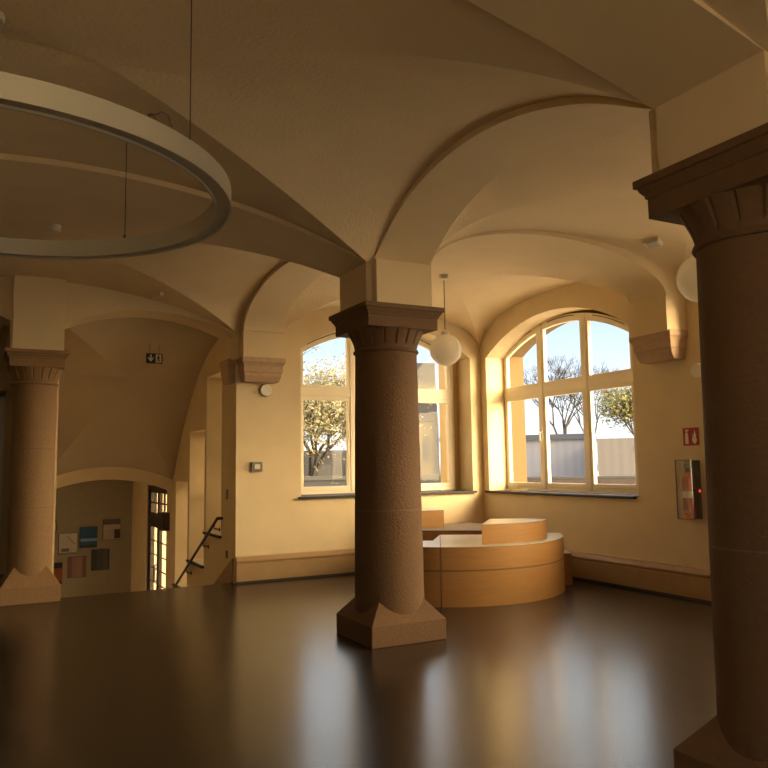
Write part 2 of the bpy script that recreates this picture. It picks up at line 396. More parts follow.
# ---- windows
def ring_prism(s, outer, inner, d0, d1):
    n = len(outer); vs = []
    for ring in (outer, inner):
        for d in (d0, d1): vs += [(u, d, z) for u, z in ring]
    fs = []
    for i in range(n):
        j = (i + 1) % n
        fs += [(i, j, 2 * n + j, 2 * n + i), (n + i, 3 * n + i, 3 * n + j, n + j), (i, n + i, n + j, j), (2 * n + i, 2 * n + j, 3 * n + j, 3 * n + i)]
    s.add(vs, fs)
def outline(u0, u1, z0, tf, n=10):
    return [(u0, z0), (u1, z0)] + [(u1 + (u0 - u1) * k / n, tf(u1 + (u0 - u1) * k / n)) for k in range(n + 1)]
def make_window(idx, c, h, fn, handle_side=None):
    u0, u1, z0 = c - h, c + h, SILL
    tf = arch_top(u0, u1, 3.26, 0.42)
    fr = MB()
    o_ = outline(u0, u1, z0, tf, 24); b_ = 0.055
    tfi = lambda u: tf(u) - b_
    ring_prism(fr, o_, outline(u0 + b_, u1 - b_, z0 + b_, tfi, 24), 0.35, 0.44)
    w = (u1 - u0) / 3
    for k in (1, 2):
        um = u0 + w * k
        fr.add(*_bx((um - 0.04, 0.335, z0 + 0.03), (um + 0.04, 0.44, tf(um) - 0.02)))
    fr.add(*_bx((u0 + 0.02, 0.34, 2.575), (u1 - 0.02, 0.44, 2.685)))
    fr.mapped(fn)
    root = struct(fr, 'window_%d' % idx, M['frame'], bevel=0.006)
    for k in range(3):
        for lvl in range(2):
            a = u0 + w * k + (0.055 if k == 0 else 0.02); b = u0 + w * (k + 1) - (0.055 if k == 2 else 0.02)
            if lvl == 0: za = z0 + 0.05; tt = lambda u: 2.58
            else: za = 2.68; tt = lambda u: tf(u) - 0.05
            s = MB(); t_ = 0.062
            ring_prism(s, outline(a, b, za, tt, 8), outline(a + t_, b - t_, za + t_, (lambda u, tt=tt: tt(u) - t_), 8), 0.345, 0.405)
            s.mapped(fn)
            so = s.build('sash', M['frame'], root, bevel=0.005)
            g = MB(); ol = outline(a + t_ - .01, b - t_ + .01, za + t_ - .01, (lambda u, tt=tt: tt(u) - t_ + .01), 8)
            n = len(ol); g.add([(u, 0.375, z) for u, z in ol], [tuple(range(n))])
            g.mapped(fn); g.build('pane', M['glass'], so)
    # ventilation strips of the upper lights
    for k in range(3):
        s = MB(); a = u0 + w * (k + 0.2); b = u0 + w * (k + 0.8)
        pts = [(a + (b - a) * i / 8, 0.345, tf(a + (b - a) * i / 8) - 0.028) for i in range(9)]
        s.tube(pts, 0.007, 6); s.mapped(fn); s.build('hinge_strip', M['seal'], root)
    if handle_side is not None:
        s = MB(); um = handle_side
        s.add(*_bx((um - 0.015, 0.315, 1.95), (um + 0.015, 0.34, 2.03)))
        s.tube([(um, 0.30, 1.99), (um, 0.285, 1.99), (um, 0.285, 1.86)], 0.011, 8)
        s.mapped(fn); s.build('handle', M['white'], root, smooth=True)
    return root
def _bx(a, b):
    t = MB(); t.box(a, b); return t.v, t.f
make_window(1, 2.07, 1.37, fA)
make_window(2, 2.26, 1.44, fB, handle_side=2.26 + 0.48)
make_window(3, -1.97, 1.33, fB)
make_window(4, -5.9, 1.33, fB)
make_window(5, -2.83, 1.33, fF)  # added behind the camera for fill
# slate boards on the window ledges
def ledge(u0, u1, fn, n):
    s = MB(); s.box((u0, -0.05, SILL - 0.045), (u1, 0.36, SILL - 0.012)); s.mapped(fn)
    struct(s, 'trim_%d' % n, M['slate'], bevel=0.004)
ledge(0.60, 3.58, fA, 1); ledge(0.60, 3.73, fB, 2); ledge(-3.5, -0.5, fB, 3); ledge(-7.4, -4.4, fB, 4)
ledge(-4.3, -1.35, fF, 5)

# ---- skirting
def skirting(name, u0, u1, fn):
    s = MB()
    prof = [(0.0, 0.03), (-0.055, 0.03), (-0.055, 0.255), (-0.042, 0.262), (-0.042, 0.275), (-0.06, 0.282), (-0.06, 0.30), (-0.035, 0.345), (0.0, 0.352)]
    s.loft([[(u, d, z) for d, z in prof] for u in (u0, u1)]); s.mapped(fn)
    r = struct(s, name, M['skirt'])
    g = MB(); g.box((u0, -0.052, 0.0), (u1, 0.0, 0.032)); g.mapped(fn); g.build('base_strip', M['gap'], r)  # dark plastic strip under the skirting
skirting('baseboard_back', -0.3, XB - 0.06, fA)
skirting('baseboard_right', YF, YA - 0.0, fB)

# ---- ribs
ntrim = [10]
def rib(p0, p1, axis, cross, prof, zt=TOP, hw=W):
    """solid band along axis from p0 to p1 centred on cross; underside follows prof"""
    s = MB(); rings = []
    n = 40
    for k in range(n + 1):
        t = 0.5 - 0.5 * math.cos(PI * k / n); a = p0 + (p1 - p0) * t; z = prof(a)
        q = [(-hw, z), (hw, z), (hw, zt), (-hw, zt)]
        rings.append([((a, cross + c, zz) if axis == 'x' else (cross + c, a, zz)) for c, zz in q])
    s.loft(rings)
    ntrim[0] += 1
    return struct(s, 'trim_%d' % ntrim[0], M['rib'], smooth=False)
XC = -2.83
ribX = seg(XC, 7.02, 3.82)
PTS = [(-3.90, 3.10), (-3.655, 3.336), (-3.50, 3.425), (-3.09, 3.632), (-2.64, 3.782), (-2.215, 3.866), (-1.713, 3.888), (-1.22, 3.825), (-0.80, 3.680), (-0.50, 3.500), (-0.285, 3.336), (-0.10, 3.10)]
def ribCR(y):
    y = min(-0.285, max(-3.655, y))
    for k in range(1, len(PTS) - 2):
        if PTS[k][0] <= y <= PTS[k + 1][0]:
            t = (y - PTS[k][0]) / (PTS[k + 1][0] - PTS[k][0]); h = PTS[k + 1][0] - PTS[k][0]
            m0 = (PTS[k + 1][1] - PTS[k - 1][1]) / (PTS[k + 1][0] - PTS[k - 1][0]) * h
            m1 = (PTS[k + 2][1] - PTS[k][1]) / (PTS[k + 2][0] - PTS[k][0]) * h
            return (2*t**3 - 3*t*t + 1) * PTS[k][1] + (t**3 - 2*t*t + t) * m0 + (3*t*t - 2*t**3) * PTS[k + 1][1] + (t**3 - t*t) * m1
    return 3.336
Gcr = lambda y: ribCR(y) + 0.05 * (1 - min(1, abs((y + 1.97) / 1.685)) ** 8)
rY = lambda y0, y1, z1=3.885: ell((y0 + y1) / 2, (y1 - y0) / 2, 3.37, z1)
rib(-0.32, -5.32, 'x', 0.0, ribX)                      # C to left
ribXR = lambda x: 3.345 + 0.46 * (1 - min(1, abs((x - XC) / 2.47)) ** 1.4)
rib(-0.32, -5.32, 'x', -3.962, ribXR, hw=0.31)                    # R to left
rib(-3.60, -0.34, 'y', 0.0, ribCR)          # C to R
rib(0.34, 3.53, 'y', 0.0, rY(0.34, 3.53, 3.89))        # C to pilaster
rib(-7.3, -4.28, 'y', 0.0, rY(-7.3, -4.28))
rib(0.34, 3.45, 'x', 0.0, ell(1.895, 1.555, 3.38, 3.88))
rib(0.34, 3.45, 'x', -3.94, ell(1.895, 1.555, 3.38, 3.88))

# ---- piers of plaster above the capitals
def pier(cx, cy, arms, z0=2.985, name='trim'):
    """cross-shaped block; arms = reach to (-x, +x, -y, +y)"""
    a, b, c, d = arms
    poly = [(cx - a, cy - W), (cx - W, cy - W), (cx - W, cy - c), (cx + W, cy - c), (cx + W, cy - W), (cx + b, cy - W), (cx + b, cy + W), (cx + W, cy + W), (cx + W, cy + d), (cx - W, cy + d), (cx - W, cy + W), (cx - a, cy + W)]
    s = MB()
    n = 12; z1 = TOP
    s.add([(x, y, z) for z in (z0, z1) for x, y in poly], [(i, (i + 1) % n, n + (i + 1) % n, n + i) for i in range(n)] + [tuple(range(n))[::-1], tuple(range(n, 2 * n))])
    ntrim[0] += 1
    return struct(s, 'trim_%d' % ntrim[0], M['rib'])
def pier_low(cx, cy, arms, z0, spring=3.37):
    """the arms stop at the springing, the core runs up into the vault"""
    a, b, c, d = arms; s = MB()
    if a > W: s.box((cx - a, cy - W, z0), (cx - W + 0.01, cy + W, spring + .012))
    if b > W: s.box((cx + W - 0.01, cy - W, z0), (cx + b, cy + W, spring + .012))
    if c > W: s.box((cx - W, cy - c, z0), (cx + W, cy - W + 0.01, spring + .012))
    if d > W: s.box((cx - W, cy + W - 0.01, z0), (cx + W, cy + d, spring + .012))
    s.box((cx - W, cy - W, z0), (cx + W, cy + W, TOP))
    ntrim[0] += 1
    return struct(s, 'trim_%d' % ntrim[0], M['rib'], weld=False)
pier_low(0, 0, (0.34, 0.34, 0.385, 0.385), 2.98)
pier_low(0, -3.94, (0.34, 0.34, 0.385, 0.385), 2.98)
s = MB(); s.box((-0.345, -4.272, 2.98), (-W + .02, -3.652, 3.375)); struct(s, 'trim_39', M['rib'])

# pilaster blocks over the corbels
s = MB(); s.box((-W, 3.55, 3.00), (W, 3.83, 3.385)); s.box((-W, 3.52, 3.37), (W, 3.83, TOP)); struct(s, 'trim_40', M['rib'], weld=False)
s = MB(); s.box((-0.38, 3.745, 3.00), (-W + .01, 4.24, 3.34)); s.box((-W, 3.745, 3.00), (-W + .3, 4.24, TOP)); struct(s, 'trim_41', M['rib'], weld=False)
s = MB(); s.box((3.43, -W, 3.00), (XB, W, 3.40)); s.box((3.45, -W, 3.40), (XB, W, TOP)); struct(s, 'trim_42', M['rib'], weld=False)
s = MB(); s.box((3.43, -3.94 - W, 3.00), (XB, -3.94 + W, TOP)); struct(s, 'trim_43', M['rib'])
s = MB(); s.box((-W, YF, 3.0), (W, -7.28, TOP)); struct(s, 'trim_44', M['rib'])
for k, y in enumerate((0.0, -3.94)):
    s = MB(); s.box((XL, y - W, 3.0), (-5.3, y + W, TOP)); struct(s, 'trim_%d' % (45 + k), M['rib'])

# ---- vault webs
def web(name, x0, x1, y0, y1, F0, F1, G0, G1, D, D2=None, n=56, soft=0.0):
    """F0/F1(x): height along y0/y1 edges; G0/G1(y): along x0/x1 edges; D(s): along the groins"""
    xc, yc, hx, hy = (x0 + x1) / 2, (y0 + y1) / 2, (x1 - x0) / 2, (y1 - y0) / 2
    def H(x, y):
        u, v = (x - xc) / hx, (y - yc) / hy; au, av = abs(u), abs(v)
        if au >= av:
            e = (G1 if u > 0 else G0)(y); s_, r = av, (au - av) / max(1e-6, 1 - av)
        else:
            e = (F1 if v > 0 else F0)(x); s_, r = au, (av - au) / max(1e-6, 1 - au)
        r = min(1, max(0, r)); dd = (D2 if (D2 and v < 0) else D)(s_); z = dd + (e - dd) * r
        if soft:
            fx, gy = (F1 if v > 0 else F0)(x) - 3.336, (G1 if u > 0 else G0)(y) - 3.336
            zs = 3.336 + 0.6 * (1 - (1 - min(1, fx / 0.6)) * (1 - min(1, gy / 0.6)))
            z = z + (zs - z) * soft
        return z
    s = MB(); pr = [-math.cos(PI * k / n) for k in range(n + 1)]
    vs = [(xc + hx * a, yc + hy * b, H(xc + hx * a, yc + hy * b)) for b in pr for a in pr]
    fs = []
    for j in range(n):
        for i in range(n):
            a = j * (n + 1) + i; b, c, d = a + 1, a + n + 2, a + n + 1
            ca, cb = (pr[i] + pr[i + 1]) * (pr[j] + pr[j + 1]), 0
            if ca > 0: fs += [(a, b, c), (a, c, d)]
            else: fs += [(a, b, d), (b, c, d)]
    s.add(vs, fs)
    o = struct(s, name, M['vault'])
    o.data.polygons.foreach_set('use_smooth', [True] * len(o.data.polygons))
    try: o.data.set_sharp_from_angle(angle=math.radians(9))
    except Exception: pass
    return H
Fx = lambda x: ribX(x) + 0.045 * (1 - min(1, abs((x - XC) / 2.57)) ** 8)
Em = lambda c, h, z1=3.93: ell(c, h, 3.336, z1)
Dm = lambda s: 3.83 - 0.494 * s ** 1.5
Ds = lambda s: 3.90 - 0.564 * s ** 2.3
Dc = lambda s: 3.95 - 0.614 * s ** 2.2
Dk = lambda s: 4.02 - 0.684 * s ** 2.2
FxR = lambda x: ribXR(x) + 0.045 * (1 - min(1, abs((x - XC) / 2.57)) ** 8) - 0.01
DmR = lambda s: 3.83 - 0.494 * s ** 3
H_main = web('ceiling', XL + .0, -W, -3.655, -W, FxR, Fx, Em(-1.97, 1.685), Gcr, Dm, DmR)
H_stair = web('ceiling', XL, -W, W, 3.73, Fx, Fx, Em(2.0075, 1.7225), Em(2.0075, 1.7225), Ds)
H_corner = web('ceiling', W, XB, W, YA, Em(2.0125, 1.7275), Em(2.0125, 1.7275), Em(2.0525, 1.7675), Em(2.0525, 1.7675, 4.0), Dk, soft=0.3)
H_bay = web('ceiling', W, XB, -3.655, -W, Em(2.0125, 1.7275), Em(2.0125, 1.7275), Gcr, Em(-1.97, 1.685), Dc, soft=0.85)
H_front = web('ceiling', XL, -W, YF, -4.26, Fx, FxR, Em(-5.94, 1.68), Em(-5.94, 1.68), Dm)
H_fr = web('ceiling', W, XB, YF, -4.225, Em(2.0125, 1.7275), Em(2.0125, 1.7275), Em(-5.9225, 1.6975), Em(-5.9225, 1.6975), Dc)
s = MB(); s.box((XL - T, YF - T, TOP), (XB + T, YA + T, TOP + 0.2)); s.box((XL - T, YA + T, TOP), (0.3, 12.6, TOP + 0.2)); struct(s, 'ceiling', M['roofgrey'])

# ---- wall with the two arches over the stairs
sw = MB()
aR = (-2.50, -0.36, -0.01, arch_top(-2.50, -0.36, 3.33, 0.25))
aL = (-5.25, -3.10, -0.01, arch_top(-5.25, -3.10, 3.33, 0.25))
wall_layer(sw, XL, -0.20, 3.73, 4.25, 3.0, TOP, [(a[0], a[1], 2.9999, a[3]) for a in (aR, aL)], lambda u, d, z: (u, d, z))
struct(sw, 'wall_stairs', M['plaster'])
s = MB(); s.box((-2.79 - W, 3.625, 2.985), (-2.79 + W, 3.735, 4.1)); struct(s, 'trim_50', M['rib'])

# ---- the stair flight: side walls, rampant vault, lower hall
sr = MB()
fS = lambda u, d, z: (-0.3 + d, u, z)
flat = lambda z: (lambda u: z)
wall_layer(sr, YA + 0.38, 12.4, 0.0, 0.6, -2.0, TOP, [(4.53, 5.37, 0.58, flat(2.93)), (5.47, 6.43, 0.06, flat(2.13)), (6.54, 7.42, -0.45, flat(1.31)), (8.15, 10.05, -1.72, flat(1.2))], fS)
struct(sr, 'wall_right', M['plaster'])
s = MB(); s.box((-2.62, 4.25, -2.0), (-2.5, 7.72, TOP)); struct(s, 'wall_left', M['plaster'])
def Zst(x, y):
    u, v = (x + 1.4) / 1.1, (y - 5.98) / 1.73
    au, av = abs(u), abs(v); L_ = 2.38 - v * 1.07
    if au >= av: e = 0.58 * (1 - v * v) ; d = 0.58 * (1 - av ** 2) ; b = e
    else: b_end = 0.25 * (1 - u * u); dg = 0.58 * (1 - au ** 2); r = (av - au) / max(1e-6, 1 - au); b = dg + (b_end - dg) * min(1, r)
    if au >= av:
        r = (au - av) / max(1e-6, 1 - av)
    sg = min(au, av); b -= 0.14 * (1 - min(1, r)) * 4 * sg * (1 - sg)
    return L_ + b
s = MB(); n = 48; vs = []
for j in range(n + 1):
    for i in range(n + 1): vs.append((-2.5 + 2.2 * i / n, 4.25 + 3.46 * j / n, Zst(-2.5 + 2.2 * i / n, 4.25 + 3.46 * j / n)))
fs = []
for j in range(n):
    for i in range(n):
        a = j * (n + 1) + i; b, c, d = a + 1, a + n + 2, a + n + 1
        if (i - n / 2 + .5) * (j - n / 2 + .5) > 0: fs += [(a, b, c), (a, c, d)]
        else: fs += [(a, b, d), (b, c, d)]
s.add(vs, fs); o = struct(s, 'ceiling', M['vault_shaded']); o.data.polygons.foreach_set('use_smooth', [True] * len(o.data.polygons))
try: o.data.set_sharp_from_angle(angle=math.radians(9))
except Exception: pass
# low arch at the foot of the stairs
s = MB(); wall_layer(s, -4.2, -0.3, 7.68, 7.86, -2.0, TOP, [(-2.5, -0.301, -1.999, arch_top(-2.5, -0.3, 1.12, 0.24))], lambda u, d, z: (u, d, z))
struct(s, 'wall_foot_of_stairs', M['plaster'])
s = MB(); s.box((-4.2, 11.8, -2.0), (-0.3, 12.0, TOP)); struct(s, 'wall_lower_hall', M['hall_dim'])
s = MB(); s.box((-4.3, 7.86, -2.0), (-4.2, 11.8, TOP)); struct(s, 'wall_lower_left', M['plaster'])
s = MB(); s.box((-4.2, 7.86, 1.75), (-0.3, 11.8, 1.9)); struct(s, 'ceiling', M['vault'])
s = MB(); s.box((-4.3, 7.3, -1.95), (0.3, 12.4, -1.72)); struct(s, 'floor', M['floor'])
# steps
st = MB()
for k in range(10):
    y = 3.93 + 0.33 * k; st.box((-2.5, y, -1.95), (-0.3, y + 0.335, -0.165 * (k + 1)))
struct(st, 'floor', M['stair'])
# sloping stone string beside the steps
s = MB()
sl = lambda y: -0.5 * (y - 3.95)
s.loft([[(x, 3.9, sl(3.9) + a) for x, a in ((-0.3, 0.0), (-0.325, 0.0), (-0.325, 0.30), (-0.3, 0.30))], [(x, 7.4, sl(7.4) + a) for x, a in ((-0.3, 0.0), (-0.325, 0.0), (-0.325, 0.30), (-0.3, 0.30))]])
struct(s, 'trim_51', M['skirt'])
# stair windows (outer panes in the deep niches) and their slate boards
for k, (y0, y1, z0, z1) in enumerate(((4.53, 5.37, 0.58, 2.93), (5.47, 6.43, 0.06, 2.13), (6.54, 7.42, -0.45, 1.31))):
    s = MB(); ring_prism(s, outline(y0, y1, z0, flat(z1), 2), outline(y0 + .07, y1 - .07, z0 + .07, flat(z1 - .07), 2), 0.42, 0.50)
    s.box((y0 + .03, 0.43, (z0 + z1) / 2 - .03), (y1 - .03, 0.49, (z0 + z1) / 2 + .03))
    s.mapped(fS); w_ = struct(s, 'window_%d' % (7 + k), M['frame'])
    g = MB(); g.add([(y0 + .06, .46, z0 + .06), (y1 - .06, .46, z0 + .06), (y1 - .06, .46, z1 - .06), (y0 + .06, .46, z1 - .06)], [(0, 1, 2, 3)]); g.mapped(fS); g.build('pane', M['tinted'], w_)
    s = MB(); s.box((y0 - .03, -0.04, z0 - .035), (y1 + .03, 0.42, z0 - .002)); s.mapped(fS); struct(s, 'trim_%d' % (52 + k), M['slate'])
# glazed street door in the lower hall
d = MB(); ring_prism(d, outline(8.15, 10.05, -1.72, flat(1.2), 2), outline(8.25, 9.95, -1.66, flat(1.12), 2), 0.02, 0.14)
d.box((8.2, 0.02, 0.44), (10.0, 0.14, 0.60)); d.mapped(fS)
door = struct(d, 'door_1', M['dark'])
for y0, y1 in ((8.25, 9.10), (9.10, 9.95)):
    s = MB(); ring_prism(s, outline(y0, y1, -1.66, flat(0.44), 2), outline(y0 + .11, y1 - .11, -1.5, flat(0.38), 2), 0.04, 0.10)
    for k in range(1, 7): s.box((y0 + .09, 0.062, -1.5 + 0.268 * k - .01), (y1 - .09, 0.078, -1.5 + 0.268 * k + .01))
    s.mapped(fS); lf = s.build('door_leaf', M['dark'], door)
    g = MB(); g.add([(y0 + .1, .07, -1.52), (y1 - .1, .07, -1.52), (y1 - .1, .07, .39), (y0 + .1, .07, .39)], [(0, 1, 2, 3)]); g.mapped(fS); g.build('pane', M['glass'], lf)
    s = MB(); yh = y1 - .055 if y0 < 9 else y0 + .055
    s.tube([(yh, 0.03, -0.62), (yh, -0.02, -0.62), (yh, -0.02, -0.32), (yh, 0.03, -0.32)], 0.012, 6); s.mapped(fS); s.build('door_handle', M['chrome'], lf)
s = MB()
for y0, y1 in ((8.25, 9.10), (9.10, 9.95)):
    ring_prism(s, outline(y0, y1, .58, flat(1.13), 2), outline(y0 + .1, y1 - .1, .66, flat(1.06), 2), 0.04, 0.10)
    s.box((y0, .05, .845), (y1, .09, .875)); s.box(((y0 + y1) / 2 - .015, .05, .6), ((y0 + y1) / 2 + .015, .09, 1.1))
s.mapped(fS); s.build('transom_light', M['dark'], door)
s = MB(); s.box((-0.42, 7.9, 0.42), (-0.3, 8.3, 0.74)); tag(s.build('door_closer_box', M['dark']), 'dark box on the wall beside the street door at stair foot', 'box')

# ---- left bay behind the second arch
s = MB(); s.box((XL, 6.7, -0.25), (-2.5, 6.9, TOP)); struct(s, 'wall_back', M['plaster'])
s = MB(); s.box((XL, 4.25, 3.75), (-2.62, 6.7, 3.85)); struct(s, 'ceiling', M['vault'])
s = MB(); s.box((-2.74, 4.26, 0), (-2.62, 6.7, 3.75)); struct(s, 'wall_landing', M['plaster'])
d = MB()
for x in (-4.30, -3.12): d.box((x - .06, 6.60, 0), (x + .06, 6.72, 2.75))
d.box((-4.36, 6.60, 2.65), (-3.06, 6.72, 2.77))
dr = struct(d, 'door_2', M['white'])
s = MB(); s.box((-4.24, 6.64, 0.01), (-3.18, 6.69, 2.65)); s.build('door_leaf', M['dark'], dr)
s = MB(); s.tube([(-3.27, 6.64, 1.05), (-3.27, 6.58, 1.05), (-3.40, 6.58, 1.05)], 0.012, 8); s.build('door_handle', M['chrome'], dr)

# ------------------------------------------------------------------ columns
def column(label, loc, a, hp, r0, r1, bt, base_slope=0.83, joints=(1.14,), st='stone'):
    t = thing('stone_column', label, 'column', loc)
    # plinth with broached top that dies into the round shaft
    s = MB(); s.box((-a, -a, 0), (a, a, hp)); zt = hp + 0.24; hh = a - base_slope * 0.24
    sq = lambda h, z: [(-h, -h, z), (h, -h, z), (h, h, z), (-h, h, z)]
    s = MB(); s.loft([sq(a, 0), sq(a, hp), sq(hh, zt)])
    s.build('plinth', M[st], t, bevel=0.006)
    s = MB(); prof = [(r0, 0.15)]
    z = 0.15
    for k in range(1, 25):
        f = k / 24; zz = 0.15 + (2.60 - 0.15) * f
        prof.append((r0 + (r1 - r0) * f ** 1.25, zz))
    s.lathe(prof, 72); sh = s.build('shaft', M[st], t, smooth=True)
    for jz in joints:
        rr = r0 + (r1 - r0) * ((jz - .15) / 2.45) ** 1.25
        s = MB(); s.lathe([(rr - .003, jz - .004), (rr + .0012, jz - .003), (rr + .0012, jz + .003), (rr - .003, jz + .004)], 72); s.build('mortar_joint', M['stair'], sh)
    # capital: ring, fluted bell, abacus
    k_ = bt / 0.397
    s = MB(); rb = r1 + 0.002; re = min(bt * 0.89, r1 + 0.075)
    s.lathe([(rb, 2.575), (rb + .012, 2.58), (rb + .018, 2.592), (rb + .012, 2.606), (rb, 2.612)], 72)
    s.build('neck_ring', M[st], t, smooth=True)
    s = MB(); n = 144; rings = []
    for j in range(13):
        f = j / 12; z = 2.605 + (2.79 - 2.605) * f; rad = r1 + (re - r1) * (f ** 1.5)
        ring = []
        for i in range(n):
            ang = 2 * PI * i / n; ph = (i % 8)
            dip = 0.016 if ph == 0 else 0.0
            amt = dip * max(0, min(1, (f - .15) * 5))
            ring.append(((rad - amt) * math.cos(ang), (rad - amt) * math.sin(ang), z))
        rings.append(ring)
    s.loft(rings); s.build('fluted_bell', M[st], t)
    b0 = bt - 0.050
    s = MB(); s.loft([sq(b0, 2.779), sq(b0, 2.882), sq(b0 + .010, 2.886), sq(b0 + .010, 2.900), sq(b0 + .017, 2.906), sq(b0 + .030, 2.925), sq(b0 + .034, 2.940), sq(b0 + .050, 2.944), sq(b0 + .050, 2.985)])
    s.build('abacus', M[st], t, bevel=0.003)
    return t
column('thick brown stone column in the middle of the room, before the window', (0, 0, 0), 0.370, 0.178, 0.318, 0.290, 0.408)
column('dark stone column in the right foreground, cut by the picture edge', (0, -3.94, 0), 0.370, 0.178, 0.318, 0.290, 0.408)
column('slimmer stone column at the far left beside the stairwell opening', (-2.79, 3.99, 0), 0.325, 0.19, 0.246, 0.246, 0.357, 0.66, (1.1, 1.8), 'stone_lit')

# ------------------------------------------------------------------ corbels
def corbel_mesh(u0, u1, dep, both=True, zt=3.02):
    """profile steps; u along the wall, d negative = into the room"""
    s = MB(); lv = [(2.695, .55, .07), (2.70, .62, .06), (2.77, .78, .045), (2.815, .80, .04), (2.82, .86, .03), (2.90, .88, .028), (2.93, .93, .02), (2.955, 1.0, .0), (3.02, 1.0, .0)]
    rings = []
    for z, f, e in lv:
        d = -dep * f; a, b = u0 + e, u1 - e
        rings.append([(a, 0.0, z), (b, 0.0, z), (b, d, z), (a, d, z)])
    s.loft(rings); return s
s = corbel_mesh(-0.30, 0.31, 0.29); s.mapped(fA)
tag(s.build('stone_corbel', M['corbel'], bevel=0.004), 'moulded stone corbel on the yellow wall left of the centre column', 'corbel', None)
s = corbel_mesh(3.83, 4.25, 0.12); s.mapped(lambda u, d, z: (-0.3 + d, u, z))
tag(s.build('stone_corbel', M['corbel'], bevel=0.004), 'shaded stone corbel on the jamb over the stair opening', 'corbel', None)
s = corbel_mesh(-0.30, 0.32, 0.29); s.mapped(lambda u, d, z: (XB + d, u, z))
tag(s.build('stone_corbel', M['corbel'], bevel=0.004), 'moulded stone corbel right of the big arched window', 'corbel', None)
s = corbel_mesh(-3.94 - .34, -3.94 + .34, 0.34); s.mapped(lambda u, d, z: (XB + d, u, z))
o = s.build('trim_60', M['corbel']); o['kind'] = 'structure'

# ------------------------------------------------------------------ stage furniture
CX, CY, RS = 1.97, 2.10, 1.43
def sector_poly(a0, a1, r0, n=40):
    pts = [(CX + RS * math.cos(math.radians(a0 + (a1 - a0) * k / n)), CY + RS * math.sin(math.radians(a0 + (a1 - a0) * k / n))) for k in range(n + 1)]
    return pts
def platform(label, poly, zs, group=None, top='top'):
    """zs: list of levels, one box per gap, thin strip between; last one carries the top sheet"""
    cx = sum(p[0] for p in poly) / len(poly); cy = sum(p[1] for p in poly) / len(poly)
    t = thing('seating_platform', label, 'platform', (cx, cy, zs[0]), 0, group)
    loc = [(x - cx, y - cy) for x, y in poly]; inn = [(x * .997, y * .997) for x, y in loc]
    z0 = zs[0]
    for a, b in zip(zs, zs[1:]):
        s = MB(); s.prism(loc, a - z0 + (.010 if a > zs[0] else 0), b - z0 - (.010 if b != zs[-1] else .006)); s.build('wooden_body', M['wood'], t, smooth=True)
        if b != zs[-1]:
            s = MB(); s.prism(inn, b - z0 - .012, b - z0 + .012); s.build('seam', M['strip'], t)
    s = MB(); s.prism(inn, zs[-1] - z0 - .006, zs[-1] - z0 - .001); s.build('edge_strip', M['strip'], t)
    s = MB(); s.prism(loc, zs[-1] - z0 - .001, zs[-1] - z0 + .008); s.build('top_sheet', M[top], t)
    return t
pA = sector_poly(234.35, 335, 0) + [(2.75, 2.05), (2.3, 1.9), (1.9, 2.18)]
platform('large curved birch platform with pale top by the centre column', pA, [0.0, 0.385, 0.635])
pB = list(reversed(sector_poly(228.8, 195, 0))) 
pB = [(x, y) for x, y in pB] + [(CX + RS * math.cos(math.radians(228.8)) + .22, CY + RS * math.sin(math.radians(228.8)) + .27), (1.36, 1.62), (1.02, 1.98)]
pB2 = sector_poly(195, 234.05, 0, 20) + [(1.89, 2.175), (1.43, 1.585), (1.30, 1.68), (0.85, 1.98)]
platform('narrow curved birch platform partly hidden behind the centre column', pB2, [0.0, 0.385, 0.635])
# loose block on the front of the platform
def wedge(label, poly, z0, z1, top):
    return platform(label, poly, [z0, z1], None, top)
blk = [(1.64, 0.87), (1.9, 0.825), (2.2, 0.825), (2.46, 0.88), (2.66, 1.0), (2.52, 1.28), (2.19, 1.49)]
wedge('raised wooden block with pale top standing on the curved platform', blk, 0.644, 0.862, 'top')
pC = [(1.95, 2.85), (2.66, 2.32), (3.34, 3.0), (3.3, 3.62), (1.95, 3.62)]
platform('birch platform with brown felt top near the window corner', pC, [0.0, 0.385, 0.64], None, 'carpet')
wedge('small wooden box with pale top on the felt topped platform', [(2.15, 3.14), (2.56, 3.14), (2.64, 3.46), (2.15, 3.46)], 0.649, 0.885, 'top')
platform('low wooden step between the round platform and the right wall', [(3.235, 1.40), (3.36, 1.38), (3.56, 1.75), (3.56, 2.3), (3.47, 2.3), (3.43, 1.8)], [0.0, 0.385])

# ------------------------------------------------------------------ hanging lamps
def globe_lamp(label, loc, zc, r=0.205):
    t = thing('globe_pendant', label, 'lamp', (loc[0], loc[1], zc))
    s = MB(); s.sphere((0, 0, 0), r, 40, 24); s.build('globe', M['globe'], t, smooth=True)
    s = MB(); s.lathe([(.045, r - .012), (.05, r), (.05, r + .03), (.02, r + .05), (.008, r + .06)], 24); s.build('cap', M['white'], t, smooth=True)
    top = loc[2] - zc
    s = MB(); s.tube([(0, 0, r + .05), (0, 0, top - .05)], 0.006, 6); s.build('cord', M['cable'], t)
    s = MB(); s.lathe([(.03, top - .07), (.055, top - .055), (.06, top + .004)], 24); s.build('ceiling_cup', M['white'], t, smooth=True)
globe_lamp('white globe pendant hanging in the window corner, right of the column', (1.90, 1.95, H_corner(1.90, 1.95)), 3.004)
globe_lamp('white globe pendant half hidden behind the dark right column', (1.985, -1.97, H_bay(1.985, -1.97)), 3.07)

